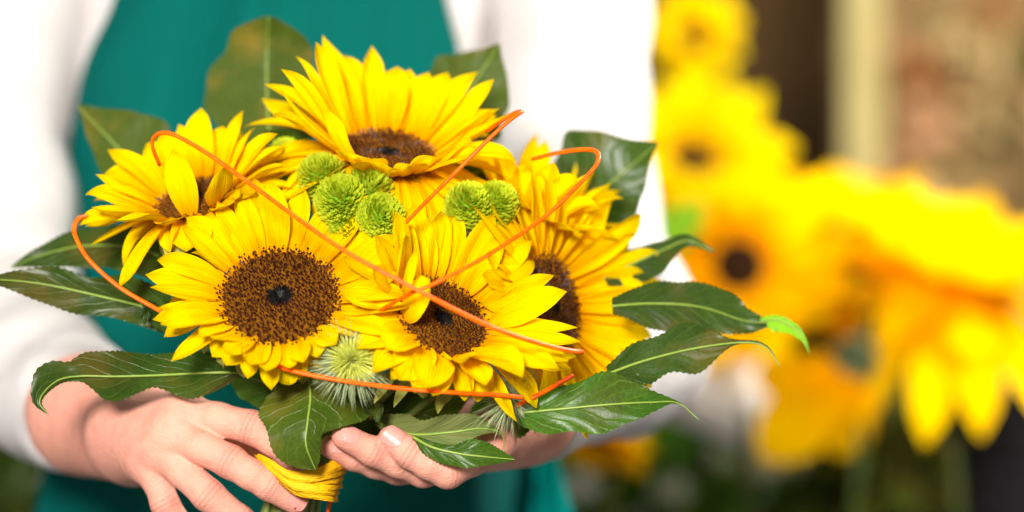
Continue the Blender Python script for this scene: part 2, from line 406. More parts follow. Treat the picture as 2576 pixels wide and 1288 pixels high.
def sunflower(label, c, ang, tilt, R, L, Wd, n_in, n_out, ein, eout, seed, group, mat='petal', name='sunflower',
              lenf=None, extra=(), disc=True, bracts=True, stem=True, skip=None, bend=(-.15, -.55), florets=850, low=False, stem_to=None, roll=0.0, bract_len=23):
    """R, L, Wd in mm; ein/eout = (elevation at the far side, at the near side) in degrees"""
    rng = random.Random(seed)
    n, ex, ey = frame(c, ang, tilt)
    o = CS(*c)
    R, L, Wd = R*.001, L*.001, Wd*.001
    t = thing(name, label, 'sunflower', W3(o), group)
    mt = M[mat]
    specs = []
    for layer, (k, ee, bd) in enumerate(((n_in, ein, bend[0]), (n_out, eout, bend[1]))):
        for i in range(k):
            az = 2*math.pi*(i + .5*layer + rng.uniform(-.28, .28))/k + roll
            f = (1+math.sin(az))/2
            e = math.radians(ee[1]*(1-f) + ee[0]*f + rng.uniform(-9, 9))
            if skip and skip(math.degrees(az) % 360, layer): continue
            ll = L*rng.uniform(.84, 1.12)*(1.0 if layer == 0 else .98)
            if lenf: ll *= lenf(math.degrees(az) % 360, layer)
            specs.append((az, R*(.94 if layer == 0 else .90), ll, Wd*rng.uniform(.80, 1.15), e, bd + rng.uniform(-.25, .25),
                          rng.uniform(-.9, .5), rng.uniform(-.45, .45), rng.uniform(-.16, .16), rng.uniform(.1, .75), -.0012*layer))
    for x in extra:   # (az deg, length factor, width factor, elevation deg, bend, curl, twist)
        az, lf, wf, e, bd, cu, tw = x
        specs.append((math.radians(az), R*.93, L*lf, Wd*wf, math.radians(e), bd, cu, tw, rng.uniform(-.1, .1), .35, .0005))
    for s in specs:
        az, rr, ll, ww, e, bd, cu, tw, sd, cp, z0 = s
        V, F, U = petal_mesh(o, ex, ey, n, az, rr, ll, ww, e, bd, cu, tw, sd, cp, rng, z0, *((9, 5) if low else (15, 9)))
        mesh_obj('petal', V, F, mt, t, U)
    if disc:
        # receptacle with a shallow dome and a sunken eye
        def zf(q): return R*(.10*(1-q**4) - .13*math.exp(-(q/.20)**2))
        V, U = [], []
        nr, na = 12, 32
        for i in range(nr):
            q = i/(nr-1)
            for j in range(na):
                a = 2*math.pi*j/na
                V.append(W3(o + (ex*math.cos(a) + ey*math.sin(a))*(R*q) + n*zf(q))); U.append((q, j/na))
        dsk = mesh_obj('disc', V, grid_faces(nr, na, 0, True), [M['disc'] if not low else M['dark_eye'], M['eye'] if not low else M['dark_eye']], t, U, True, [1 if (k // na) < 2 else 0 for k in range((nr-1)*na)])
        if not low:
            V, F, MI = [], [], []
            ga = math.pi*(3-math.sqrt(5))
            for i in range(florets):
                q = math.sqrt((i+.5)/florets)
                if q < .22: continue
                a = i*ga + rng.uniform(-.05, .05)
                qq = q*1.03 + rng.uniform(-.01, .01)
                b = o + (ex*math.cos(a) + ey*math.sin(a))*(R*qq) + n*zf(min(1, qq))
                lean = (q**6)*.9 - .10 + rng.uniform(-.22, .22)
                rd = ex*math.cos(a) + ey*math.sin(a); tn = -ex*math.sin(a) + ey*math.cos(a)
                d = (n + rd*lean + tn*rng.uniform(-.25, .25)).normalized()
                h = R*.075*rng.uniform(.6, 1.25)*(0.75 + .6*q*q)
                w1, w2 = R*.0115, R*.0095
                k0 = len(V)
                s1 = d.cross(tn).normalized(); s2 = d.cross(s1)
                for hh, ww in ((0, w1), (h, w2)):
                    for j in range(3):
                        th = 2.094*j
                        V.append(W3(b + d*hh + (s1*math.cos(th) + s2*math.sin(th))*ww))
                for j in range(3):
                    F.append((k0+j, k0+(j+1) % 3, k0+3+(j+1) % 3, k0+3+j)); MI.append(0)
                k1 = len(V); tr = R*.023*rng.uniform(.75, 1.2); cpt = b + d*h
                for vv in (d*tr*1.5, s1*tr, s2*tr, -s1*tr, -s2*tr, -d*tr): V.append(W3(cpt + vv))
                for j in range(4):
                    F.append((k1, k1+1+j, k1+1+(j+1) % 4)); MI.append(1)
                    F.append((k1+5, k1+1+(j+1) % 4, k1+1+j)); MI.append(1)
            fo = mesh_obj('florets', V, F, [M['fil'], M['tip']], t, None, False, MI); fo['kind'] = 'stuff'
            V, F = [], []
            for i in range(150):
                a = rng.uniform(0, 6.283); q = .06 + .18*math.sqrt(rng.random())
                rd = ex*math.cos(a) + ey*math.sin(a); tn = -ex*math.sin(a) + ey*math.cos(a)
                b = o + rd*(R*q) + n*zf(q)
                tp = o + rd*(R*q*.45) + n*(zf(q) + R*.075)
                k0 = len(V); w = R*.012
                V += [W3(b + tn*w), W3(b - tn*w), W3(b + n*w*1.6), W3(tp)]
                F += [(k0, k0+1, k0+3), (k0+1, k0+2, k0+3), (k0+2, k0, k0+3)]
            eo = mesh_obj('eye', V, F, M['eye'], t, None, False); eo['kind'] = 'stuff'
    # calyx behind the petals
    V, U = [], []
    prof = [(.86, -.002), (.92, -.10), (.88, -.26), (.70, -.42), (.38, -.54), (.14, -.62)]
    na = 22
    for i, (q, z) in enumerate(prof):
        for j in range(na):
            a = 2*math.pi*j/na
            V.append(W3(o + (ex*math.cos(a) + ey*math.sin(a))*(R*q) + n*(z*R - .0016))); U.append((i/5, j/na))
    mesh_obj('calyx', V, grid_faces(len(prof), na, 0, True), M['hairy'], t, U)
    if bracts:
        for layer in range(2):
            k = 13
            for i in range(k):
                az = 2*math.pi*(i+.5*layer+rng.uniform(-.3, .3))/k
                e = math.radians(rng.uniform(-52, -12) - 14*layer)
                V, F, U = petal_mesh(o, ex, ey, n, az, R*.93, bract_len*.001*rng.uniform(.75, 1.3), .0042*rng.uniform(.8, 1.2), e, rng.uniform(-1.4, -.3),
                                     rng.uniform(-1.2, .8), rng.uniform(-.5, .5), rng.uniform(-.2, .2), .5, rng, -R*(.12+.12*layer), 9, 5)
                mesh_obj('bract', V, F, M['bract'], t, U)
    if stem:
        if stem_to is None: bouquet_stem(o - n*(R*.55), -n, .0048, rng, t)
        else:
            s = o - n*(R*.5); e = CS(*stem_to)
            V, F, U = tube([W3(v) for v in spline([s, s-n*.05, s*.5+e*.5, e], 18)], [.0045, .0045], 8)
            mesh_obj('stem', V, F, M['leaf'], t, U)
    return t

# ------------------------------------------------------------------ leaf builder
def leaf(label, mid, wa, wb, sa=0.0, sb=0.0, mat='leaf', wave=1.0, seed=1, name='leaf', teeth=1.0, n=64, m=7, group=None, cat='leaf', rib=1.0, ruf=2.5, parent=None):
    """mid: (x, y, d) picture points with distances; wa/wb: half widths in picture units on either side; sa/sb: depth per width"""
    rng = random.Random(seed)
    c = spline(mid, n)
    tt = np.linspace(0, 1, n)
    A = np.maximum(0, spline([(i*1e4, v) for i, v in enumerate(wa)], n)[:, 1])
    B = np.maximum(0, spline([(i*1e4, v) for i, v in enumerate(wb)], n)[:, 1])
    tg = np.gradient(c[:, :2], axis=0); k = np.ones(7)/7
    tg = np.stack([np.convolve(np.pad(tg[:, q], 3, mode='edge'), k, 'valid') for q in (0, 1)], 1)
    tg /= np.linalg.norm(tg, axis=1)[:, None] + 1e-9
    pa = np.stack([tg[:, 1], -tg[:, 0]], 1)
    ph = [rng.uniform(0, 6.28) for _ in range(6)]
    A = A*(1 + .055*np.sin(12*tt+ph[3]) + .035*np.sin(27*tt+ph[4])); B = B*(1 + .055*np.sin(13*tt+ph[5]) + .035*np.sin(25*tt+ph[0]))
    V, U = [], []
    for i in range(n):
        x, y, d = c[i]
        mp = MPP(d)
        for j in range(-m, m+1):
            s = abs(j)/m
            w = (A if j > 0 else B)[i]
            if abs(j) == m: w += teeth*(2.2 if i % 2 else -1.0)*min(1, w/25)
            sg = 1 if j > 0 else -1
            px = x + pa[i, 0]*w*s*sg; py = y + pa[i, 1]*w*s*sg
            sl = (sa if j > 0 else sb)
            dd = d + w*s*mp*sl + .00055*wave*ruf*s*s*math.sin(9*tt[i]+ph[0 if j > 0 else 1])*min(1, w/30) + .0009*wave*s*math.sin(26*tt[i]-5*s+ph[2]) 
            V.append(P(px, py, dd)); U.append(((j+m)/(2*m), tt[i]))
    own = parent is None
    t = thing(name, label, cat, P(*mid[0]), group) if own else parent
    b = mesh_obj('blade', V, grid_faces(n, 2*m+1), M[mat], t, U)
    if rib:
        cc = [P(x, y, d-.0004) for x, y, d in c]
        V, F, U = tube(cc, [.0009*rib, .0007*rib, .0003*rib], 6)
        mesh_obj('midrib', V, F, M['vein'], t, U)
    return t

def cane(label, pts, r=.00142, name='cane_strand', mat='cane', group='orange canes looped over the bouquet'):
    c = spline(pts, 90)
    V, F, U = tube([P(*q) for q in c], r, 8, 0.8)
    o = mesh_obj(name, V, F, M[mat], None, U, loc=P(*pts[0]))
    tag(o, label, 'cane', group); return o

# ------------------------------------------------------------------ setting: back wall, panel
V, F = box((0, 0, 0), (1, 1, 1))
def slab(name, x0, x1, y0, y1, d, thick, mat, label=None, cat=None, kind=None):
    a, b = CS(x0, y0, d), CS(x1, y1, d)
    vs = []
    for z in (0, -thick):
        vs += [W3((a.x, a.y, a.z+z)), W3((b.x, a.y, a.z+z)), W3((b.x, b.y, b.z+z)), W3((a.x, b.y, b.z+z))]
    fs = [(0,1,2,3), (7,6,5,4), (0,4,5,1), (1,5,6,2), (2,6,7,3), (3,7,4,0)]
    o = mesh_obj(name, vs, fs, mat, None, None, False, loc=vs[3])
    return tag(o, label, cat, None, kind)
slab('back_wall', -4200, 5200, -500, 2600, 4.3, .08, M['wall'], kind='structure')
slab('wall_panel', 2225, 3300, -450, 1500, 4.1, .05, M['tan'], kind='structure')
slab('wooden_post', 2126, 2222, -450, 2400, 3.4, .06, M['post'], 'pale beige wooden post standing against the dark brown wall', 'post')

# ------------------------------------------------------------------ the person
def surface_nets(Fd, org, h):
    S = Fd < 0
    nx, ny, nz = Fd.shape
    def cor(A, o): return A[o[0]:nx-1+o[0], o[1]:ny-1+o[1], o[2]:nz-1+o[2]]
    offs = [(a, b, c) for a in (0, 1) for b in (0, 1) for c in (0, 1)]
    cnt = sum(cor(S, o).astype(np.int8) for o in offs)
    mixed = (cnt > 0) & (cnt < 8)
    ci = np.argwhere(mixed)
    acc = np.zeros((len(ci), 3)); num = np.zeros(len(ci))
    for a in offs:
        for ax in range(3):
            if a[ax]: continue
            b = list(a); b[ax] = 1; b = tuple(b)
            fa = Fd[ci[:, 0]+a[0], ci[:, 1]+a[1], ci[:, 2]+a[2]]; fb = Fd[ci[:, 0]+b[0], ci[:, 1]+b[1], ci[:, 2]+b[2]]
            x = (fa < 0) != (fb < 0)
            t = np.where(x, fa/np.where(fa == fb, 1, fa-fb), 0)
            pt = np.tile(np.array(a, float), (len(ci), 1)); pt[:, ax] += t
            acc += pt*x[:, None]; num += x
    verts = np.array(org) + h*(ci + acc/num[:, None])
    idx = -np.ones(mixed.shape, dtype=np.int64); idx[mixed] = np.arange(len(ci))
    faces = []
    for ax in range(3):
        u, v = (ax+1) % 3, (ax+2) % 3
        lo = [slice(None)]*3; hi = [slice(None)]*3
        lo[ax] = slice(0, -1); hi[ax] = slice(1, None)
        for q in (u, v):
            lo[q] = slice(1, -1); hi[q] = slice(1, -1)
        s0, s1 = S[tuple(lo)], S[tuple(hi)]
        e = np.argwhere(s0 != s1)
        flip = s0[e[:, 0], e[:, 1], e[:, 2]]
        base = e.copy(); base[:, u] += 1; base[:, v] += 1
        def g(du, dv):
            c = base.copy(); c[:, u] -= du; c[:, v] -= dv
            return idx[c[:, 0], c[:, 1], c[:, 2]]
        q = np.stack([g(1, 1), g(0, 1), g(0, 0), g(1, 0)], 1)
        q[~flip] = q[~flip][:, ::-1]
        faces.append(q)
    return verts, np.vstack(faces)
def smin(a, b, k):
    h = np.clip(.5 + .5*(b-a)/k, 0, 1)
    return b*(1-h) + a*h - k*h*(1-h)
def cone(G, a, b, ra, rb):
    a, b = np.array(a), np.array(b); ab = b-a
    d = G - a
    t = np.clip((d @ ab)/np.dot(ab, ab), 0, 1)
    return np.linalg.norm(d - t[..., None]*ab, axis=-1) - (ra + (rb-ra)*t)
def sdf_mesh(groups, h, pad=.012):
    """groups: list of (k_blend, chains); every chain is a list of (point, radius)"""
    pts = np.array([list(p) for k, chs in groups for ch in chs for p, r in ch]); rr = max(r for k, chs in groups for ch in chs for p, r in ch)
    lo = pts.min(0) - rr - pad; hi = pts.max(0) + rr + pad
    n = np.ceil((hi-lo)/h).astype(int)
    ax = [lo[i] + h*np.arange(n[i]) for i in range(3)]
    G = np.stack(np.meshgrid(*ax, indexing='ij'), -1).astype(np.float32)
    tot = None
    for k, chs in groups:
        dg = None
        for ch in chs:
            dc = None
            for (p, r), (q, r2) in zip(ch[:-1], ch[1:]):
                s = cone(G, p, q, r, r2)
                dc = s if dc is None else smin(dc, s, .003)
            dg = dc if dg is None else (smin(dg, dc, .016) if k == 'palm' else smin(dg, dc, .0018))
        tot = dg if tot is None else smin(tot, dg, .007)
    return surface_nets(tot, lo, h)

mm = .001
def ch(*pts): return [(CS(x, y, d), r*mm) for x, y, d, r in pts]
# the hand whose back faces the viewer (picture left)
LW = (345, 1088, 1.535)
L_palm = [ch((130, 978, 1.68, 38), (225, 1040, 1.605, 36), (*LW, 24)),
          ch((225, 1050, 1.605, 33), (335, 1120, 1.54, 22), (378, 1150, 1.50, 13)),
          ch((*LW, 20), (464, 1042, 1.482, 12.2)), ch((*LW, 20), (436, 1090, 1.474, 12.5)),
          ch((*LW, 20), (408, 1130, 1.478, 12)), ch((*LW, 20), (380, 1160, 1.488, 11)),
          ch((*LW, 20), (420, 1095, 1.50, 17))]
L_f = {'index': ch((460, 1040, 1.482, 10.8), (550, 1056, 1.468, 9.6), (632, 1075, 1.462, 9.6), (690, 1112, 1.462, 8.4), (735, 1148, 1.466, 8.2), (788, 1186, 1.474, 6.6)),
       'middle': ch((434, 1090, 1.474, 10.8), (505, 1125, 1.462, 9.6), (580, 1162, 1.456, 9.4), (630, 1193, 1.455, 8.5), (678, 1222, 1.457, 8.4), (742, 1262, 1.462, 7.2)),
       'ring': ch((408, 1132, 1.478, 10.4), (460, 1185, 1.466, 9.2), (524, 1246, 1.461, 9.2), (605, 1308, 1.465, 7.9), (655, 1345, 1.47, 6.6)),
       'little': ch((380, 1160, 1.488, 9.8), (396, 1210, 1.478, 8.4), (415, 1268, 1.474, 8.0), (462, 1330, 1.478, 6.8), (500, 1368, 1.482, 5.8))}
L_thumb = [ch((370, 1075, 1.53, 17), (500, 1085, 1.535, 12), (620, 1130, 1.54, 10.5), (705, 1175, 1.54, 8))]
# the hand that comes from the right with its fingers under the flowers
RW = (1325, 1050, 1.555)
R_palm = [ch((1480, 945, 1.68, 28), (1430, 975, 1.645, 26), (*RW, 21)),
          ch((*RW, 20), (1240, 1108, 1.478, 12.2)), ch((*RW, 20), (1200, 1120, 1.488, 12)), ch((*RW, 20), (1168, 1126, 1.502, 12)),
          ch((*RW, 20), (1140, 1130, 1.518, 11)), ch((*RW, 20), (1250, 1085, 1.51, 16))]
R_f = {'index': ch((1238, 1112, 1.478, 10.8), (1185, 1152, 1.462, 10.2), (1126, 1184, 1.451, 10), (1078, 1166, 1.447, 8.9), (1032, 1140, 1.446, 8.6), (984, 1104, 1.447, 7.6)),
       'middle': ch((1200, 1124, 1.488, 10.6), (1140, 1165, 1.474, 9.6), (1064, 1184, 1.465, 9.4), (1000, 1163, 1.456, 8.5), (938, 1136, 1.449, 8.2), (866, 1098, 1.444, 7.2)),
       'ring': ch((1168, 1130, 1.502, 10), (1100, 1178, 1.489, 9), (1000, 1180, 1.479, 8.8), (945, 1168, 1.470, 8), (890, 1150, 1.462, 7.6), (832, 1124, 1.454, 6.6)),
       'little': ch((1140, 1132, 1.518, 9.4), (1090, 1172, 1.506, 8.2), (1010, 1176, 1.497, 7.6), (950, 1160, 1.492, 6.6), (905, 1146, 1.49, 5.8))}
R_thumb = [ch((1300, 1070, 1.55, 16), (1190, 1060, 1.545, 12), (1090, 1075, 1.54, 10.5), (1010, 1090, 1.535, 8))]
vs, fs, tint = [], [], []
def add_skin(groups, knuckles, tips, h, fingers=()):
    v, f = sdf_mesh(groups, h)
    off = sum(len(a) for a in vs)
    red = np.zeros(len(v))
    for p in knuckles: red = np.maximum(red, .62*np.exp(-(np.linalg.norm(v-np.array(p), axis=1)/.0085)**2))
    for p in tips: red = np.maximum(red, .80*np.exp(-(np.linalg.norm(v-np.array(p), axis=1)/.0095)**2))
    cre = np.zeros(len(v))
    for f_ in fingers:                      # fine creases across the finger joints
        for k_ in (2, 4 if len(f_) > 5 else 3):
            a_ = np.array(f_[k_][0]); ax_ = np.array(f_[min(k_+1, len(f_)-1)][0]) - np.array(f_[k_-1][0]); ax_ /= np.linalg.norm(ax_)
            dv = v - a_; al = dv @ ax_; rd = np.linalg.norm(dv - al[:, None]*ax_, axis=1)
            near = (rd < .0125) & (np.abs(al) < .006)
            cre = np.maximum(cre, np.where(near, np.exp(-(al/.0007)**2)*.9 + np.exp(-((al-.0027)/.0007)**2)*.6 + np.exp(-((al+.0027)/.0007)**2)*.6, 0))
    vs.append(np.array([list(W3(p)) for p in v])); fs.append(f+off); tint.append(np.stack([red, np.minimum(1, cre), red, np.ones(len(v))], 1))
for palm, fg, th in ((L_palm, L_f, L_thumb), (R_palm, R_f, R_thumb)):
    kn = []
    for k_, c_ in fg.items(): kn += [c_[0][0], c_[2][0]]
    add_skin([('palm', palm), ('f', list(fg.values())), ('f', th)], kn, [c_[-1][0] for c_ in fg.values()], .0013, list(fg.values()))
# trunk and upper arms under the shirt
TC = CS(690, 500, 1.92)
add_skin([('palm', [[(Vector((TC.x, y, TC.z)), r) for y, r in ((.24, .085), (.05, .085), (-.12, .085), (-.26, .10))],
                    [(Vector((TC.x-.07, y, TC.z)), .075) for y in (.22, -.26)], [(Vector((TC.x+.07, y, TC.z)), .075) for y in (.22, -.26)],
                    [(Vector((TC.x, .22, TC.z)), .055), (Vector((TC.x, .34, TC.z+.01)), .05)],
                    ch((60, -250, 1.92, 45), (-20, 300, 1.87, 42), (-10, 880, 1.78, 41)),
                    ch((1400, -250, 1.92, 45), (1430, 300, 1.87, 42), (1468, 620, 1.842, 38), (1585, 862, 1.785, 34))])], [], [], .009)
person = mesh_obj('person', np.vstack(vs), np.vstack(fs).tolist(), M['skin'], None, None, True, None, np.vstack(tint), loc=W3((TC.x, -.42, TC.z)))
tag(person, 'person in white long-sleeved shirt and teal apron holding the sunflowers with both hands', 'person')

def nail(tip, dip, dorsal, r, wid=.92, rd=None):
    a = (tip-dip).normalized(); dz = Vector(dorsal); dz = (dz - a*dz.dot(a)).normalized(); sd = a.cross(dz)
    V, MI = [], []
    nv, nu = 10, 9
    for i in range(nv):
        v = i/(nv-1); x = (-.0062 + v*.0112)
        q = x/r if x > 0 else 0
        rl = r + max(0, -x)/(tip-dip).length*((rd or r)-r) + .0003
        lift = rl*(1 - .30*q*q) + .0001 + (.0004 if i == nv-1 else 0)
        wsh = wid*math.sqrt(max(.02, 1 - (1-v)**4*.8))*(1 if v < .85 else 1 - (v-.85)*1.5)
        for j in range(nu):
            th = (-1+2*j/(nu-1))*.98*wsh
            V.append(W3(tip + a*(x - .0012*(th/.9)**2*(1 if v > .6 else -1)*(1 if v > .6 else .8)) + sd*math.sin(th)*rl + dz*(math.cos(th)*rl + lift - rl)))
    F = grid_faces(nv, nu)
    MI = [1 if (k // (nu-1)) >= nv-1 else 0 for k in range(len(F))]
    mesh_obj('fingernail', V, F, [M['nail'], M['nail_edge']], person, None, True, MI)
for fg, nm, dors in ((L_f, 'middle', (.25, .45, 1)), (R_f, 'index', (.15, .35, 1)), (R_f, 'middle', (.25, .55, .9)), (R_f, 'ring', (.2, .55, .9)),
                     (L_f, 'index', (.3, .6, .8)), (L_f, 'ring', (.3, .5, .8)), (L_f, 'little', (.3, .5, .8)), (R_f, 'little', (.2, .6, .8))):
    c_ = fg[nm]; nail(c_[-1][0], c_[-2][0], dors, c_[-1][1], .92, c_[-2][1])

# shirt: trunk and two sleeves
def half_w(y): return float(np.interp(y, [-.34, -.15, .02, .16, .24, .31], [.185, .172, .150, .166, .178, .165]))
def fold(a, b): return math.sin(a*1.0+1.3*math.sin(b*.7)) * math.sin(b+.8*math.sin(a))
V, U, F = [], [], []
rows, cols = 34, 60
for i in range(rows):
    y = .30 - .66*i/(rows-1)
    for j in range(cols):
        a = 2*math.pi*j/cols
        k = 1 + .012*fold(a*5, y*40)
        V.append(W3((TC.x + half_w(y)*k*math.cos(a), y, TC.z + .105*k*math.sin(a)))); U.append((j/cols, i/rows))
F += grid_faces(rows, cols, 0, True)
def sleeve(pts, seed):
    c = spline([list(CS(x, y, d)) + [r*mm] for x, y, d, r in pts], 90)
    path = c[:, :3]; tg = np.gradient(path, axis=0); tg /= np.linalg.norm(tg, axis=1)[:, None]
    a = np.cross(tg[0], (0.1, .2, 1.0)); a /= np.linalg.norm(a)
    base = len(V); sides = 40
    for i in range(90):
        a = a - tg[i]*np.dot(a, tg[i]); a /= np.linalg.norm(a); b = np.cross(tg[i], a)
        for j in range(sides):
            th = 2*math.pi*j/sides
            k = 1 + .055*math.sin(i*.55 + 2.2*math.sin(th+seed) + 1.7*math.sin(2*th))*(.4+.6*math.sin(i*.09+seed)**2) + .02*math.sin(3*th+i*.21+seed)
            if i > 86: k *= 1.0 - .02*(i-86)
            V.append(W3(path[i] + c[i, 3]*k*(a*math.cos(th) + b*math.sin(th)))); U.append((j/sides, i/90))
    F.extend(grid_faces(90, sides, base, True))
sleeve([(90, -300, 1.92, 62), (58, 0, 1.885, 62), (22, 160, 1.875, 58), (-6, 330, 1.865, 54), (-5, 660, 1.825, 55), (0, 850, 1.77, 54), (110, 965, 1.69, 46), (228, 1040, 1.612, 40.5)], 1.0)
sleeve([(1395, -300, 1.93, 62), (1432, 0, 1.90, 58), (1437, 330, 1.865, 55), (1480, 660, 1.835, 56), (1595, 862, 1.79, 54), (1530, 935, 1.71, 44), (1440, 978, 1.64, 36), (1376, 1012, 1.602, 33), (1338, 1034, 1.58, 30.5)], 2.6)
shirt = mesh_obj('shirt', V, F, M['shirt'], person, U)
sm = shirt.modifiers.new('thickness', 'SOLIDIFY'); sm.thickness = .0015; sm.offset = 1
# apron
LE = [(-330, 330), (-100, 304), (0, 290), (60, 264), (110, 236), (180, 208), (280, 190), (350, 180), (480, 176), (640, 176), (850, 176), (1000, 165), (1100, 138), (1200, 106), (1288, 86), (1500, 40), (2000, 20)]
RE = [(-330, 1060), (-100, 1103), (0, 1120), (60, 1136), (110, 1150), (200, 1168), (400, 1205), (800, 1262), (1100, 1318), (1288, 1372), (1500, 1400), (2000, 1410)]
V, U = [], []
rows, cols = 70, 70
for i in range(rows):
    yp = -330 + (2000+330)*i/(rows-1)
    xl = np.interp(yp, *zip(*LE)); xr = np.interp(yp, *zip(*RE))
    for j in range(cols):
        s = j/(cols-1); xp = xl + (xr-xl)*s
        d = 1.81
        for _ in range(3):
            q = CS(xp, yp, d)
            hw = half_w(q.y) if q.y > -.30 else .18
            z = (q.x-TC.x)/(hw+.012)
            d = 1.92 - .115*math.sqrt(max(.03, 1-z*z)) + (-.006)
        lower = max(0, min(1, (yp-500)/500))
        f = .0062*math.sin(s*21 + 1.5*math.sin(i*.11) + .6) * (.5+.5*math.sin(i*.07+s*5)) + .008*math.sin(s*9.5+i*.05)*(.5+.5*lower) + .002*math.sin(s*37+i*.2)
        V.append(P(xp, yp, d + f - .004 - .010*lower)); U.append((s, i/rows))
apron = mesh_obj('apron', V, grid_faces(rows, cols), M['apron'], person, U)
sm = apron.modifiers.new('thickness', 'SOLIDIFY'); sm.thickness = .0012; sm.offset = 0
apron['label'] = 'teal cotton apron'
hem = []
hv = []
for i in range(80):
    k = i/79*(rows-1); i0 = min(int(k), rows-2)
    for w in (0, 2):
        a0, a1 = Vector(V[i0*cols+w]), Vector(V[(i0+1)*cols+w])
        hv.append(a0 + (a1-a0)*(k-i0) + (CAM_LOC-a0).normalized()*.0022)
ho = mesh_obj('hem', hv, grid_faces(80, 2), M['apron'], apron, [(0, 0)]*160)
sm = ho.modifiers.new('thickness', 'SOLIDIFY'); sm.thickness = .0012
# tie end of the apron flaring out at the hip
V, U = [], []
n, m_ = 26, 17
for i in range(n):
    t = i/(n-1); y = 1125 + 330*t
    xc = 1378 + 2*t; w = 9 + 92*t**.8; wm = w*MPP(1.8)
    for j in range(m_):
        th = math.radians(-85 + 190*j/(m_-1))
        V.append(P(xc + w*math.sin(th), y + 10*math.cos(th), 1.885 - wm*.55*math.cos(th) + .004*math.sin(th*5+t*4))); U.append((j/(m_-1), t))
mesh_obj('tie_end', V, grid_faces(n, m_), M['apron_tie'], apron, U)['label'] = 'apron tie end, backlight painted in, flaring at the hip'
# ------------------------------------------------------------------ the bouquet
G1 = 'sunflowers in the bouquet'
sunflower('large open sunflower facing up at the top of the bouquet, before two broad leaves', (978, 388, 1.500), 80, 61, 28.0, 53, 9.0, 29, 27, (50, 44), (30, -20), 11, G1,
          bend=(-.10, -.55), florets=620, lenf=lambda a, l: 1.28 if 135 < a < 200 else .96 if 60 < a < 120 else (.5 if (225 < a < 315 and l == 0) else 1.0))
sunflower('loose ragged sunflower with a petal folded across its disc, beside the white sleeve', (490, 502, 1.485), 106, 62, 23.5, 43, 8.2, 24, 22, (56, 22), (40, -14), 12, G1,
          bend=(-.25, -.6), florets=520, lenf=lambda a, l: (1.12 if 150 < a < 235 else .55 if (235 < a < 330) else .95),
          skip=lambda a, l: l == 0 and 245 < a < 300, extra=[(262, .95, 1.05, 98, .15, -.3, .1), (285, .55, 1.2, -35, -.3, 0, .2), (305, .9, 1.0, 55, -.2, .2, -.3)])
sunflower('fully open sunflower with a round brown disc, above the hand with spread fingers', (704, 748, 1.437), 88, 39, 32.8, 44, 7.3, 31, 28, (28, 18), (17, -16), 13, G1, bract_len=28,
          bend=(-.12, -.45), florets=950, lenf=lambda a, l: (.5 if 285 < a < 330 else .58 if 215 < a < 325 else 1.10 if 50 < a < 140 else 1.0))
sunflower('sunflower crossed by two orange canes, its lower petals folded over the disc', (1112, 802, 1.440), 56, 47, 27.0, 52, 8.0, 28, 25, (38, 40), (22, -2), 14, G1, bract_len=33,
          bend=(-.1, -.45), florets=640, lenf=lambda a, l: (.62 if (190 < a < 330) else .88 if a > 80 and a < 190 else 1.04), skip=lambda a, l: l == 0 and 205 < a < 300,
          extra=[(222, .66, 1.35, 84, .3, .2, .2), (200, .85, 1.2, 74, .2, .1, .2), (186, .9, 1.0, 60, .2, .3, -.2), (250, .5, 1.5, 25, -.5, -.4, .3), (268, .55, 1.5, 8, -.7, -.6, -.3), (285, .6, 1.5, 20, -.5, -.3, .2), (235, .55, 1.5, -5, -.8, -.4, .2)])
sunflower('big sunflower facing sideways, half hidden by its neighbour, above the glossy lower leaf', (1388, 762, 1.490), 14, 60, 27.6, 55, 8.0, 32, 29, (46, -18), (28, -34), 15, G1, bract_len=20,
          bend=(-.1, -.4), florets=680, lenf=lambda a, l: (1.08 if 40 < a < 140 else .6 if 215 < a < 325 else .95))
sunflower('small sunflower seen edge on behind the others, next to the serrated leaf', (1335, 545, 1.535), 70, 84, 22, 46, 7.6, 24, 20, (60, 55), (42, 20), 16, G1, bend=(-.1, -.3), florets=420)

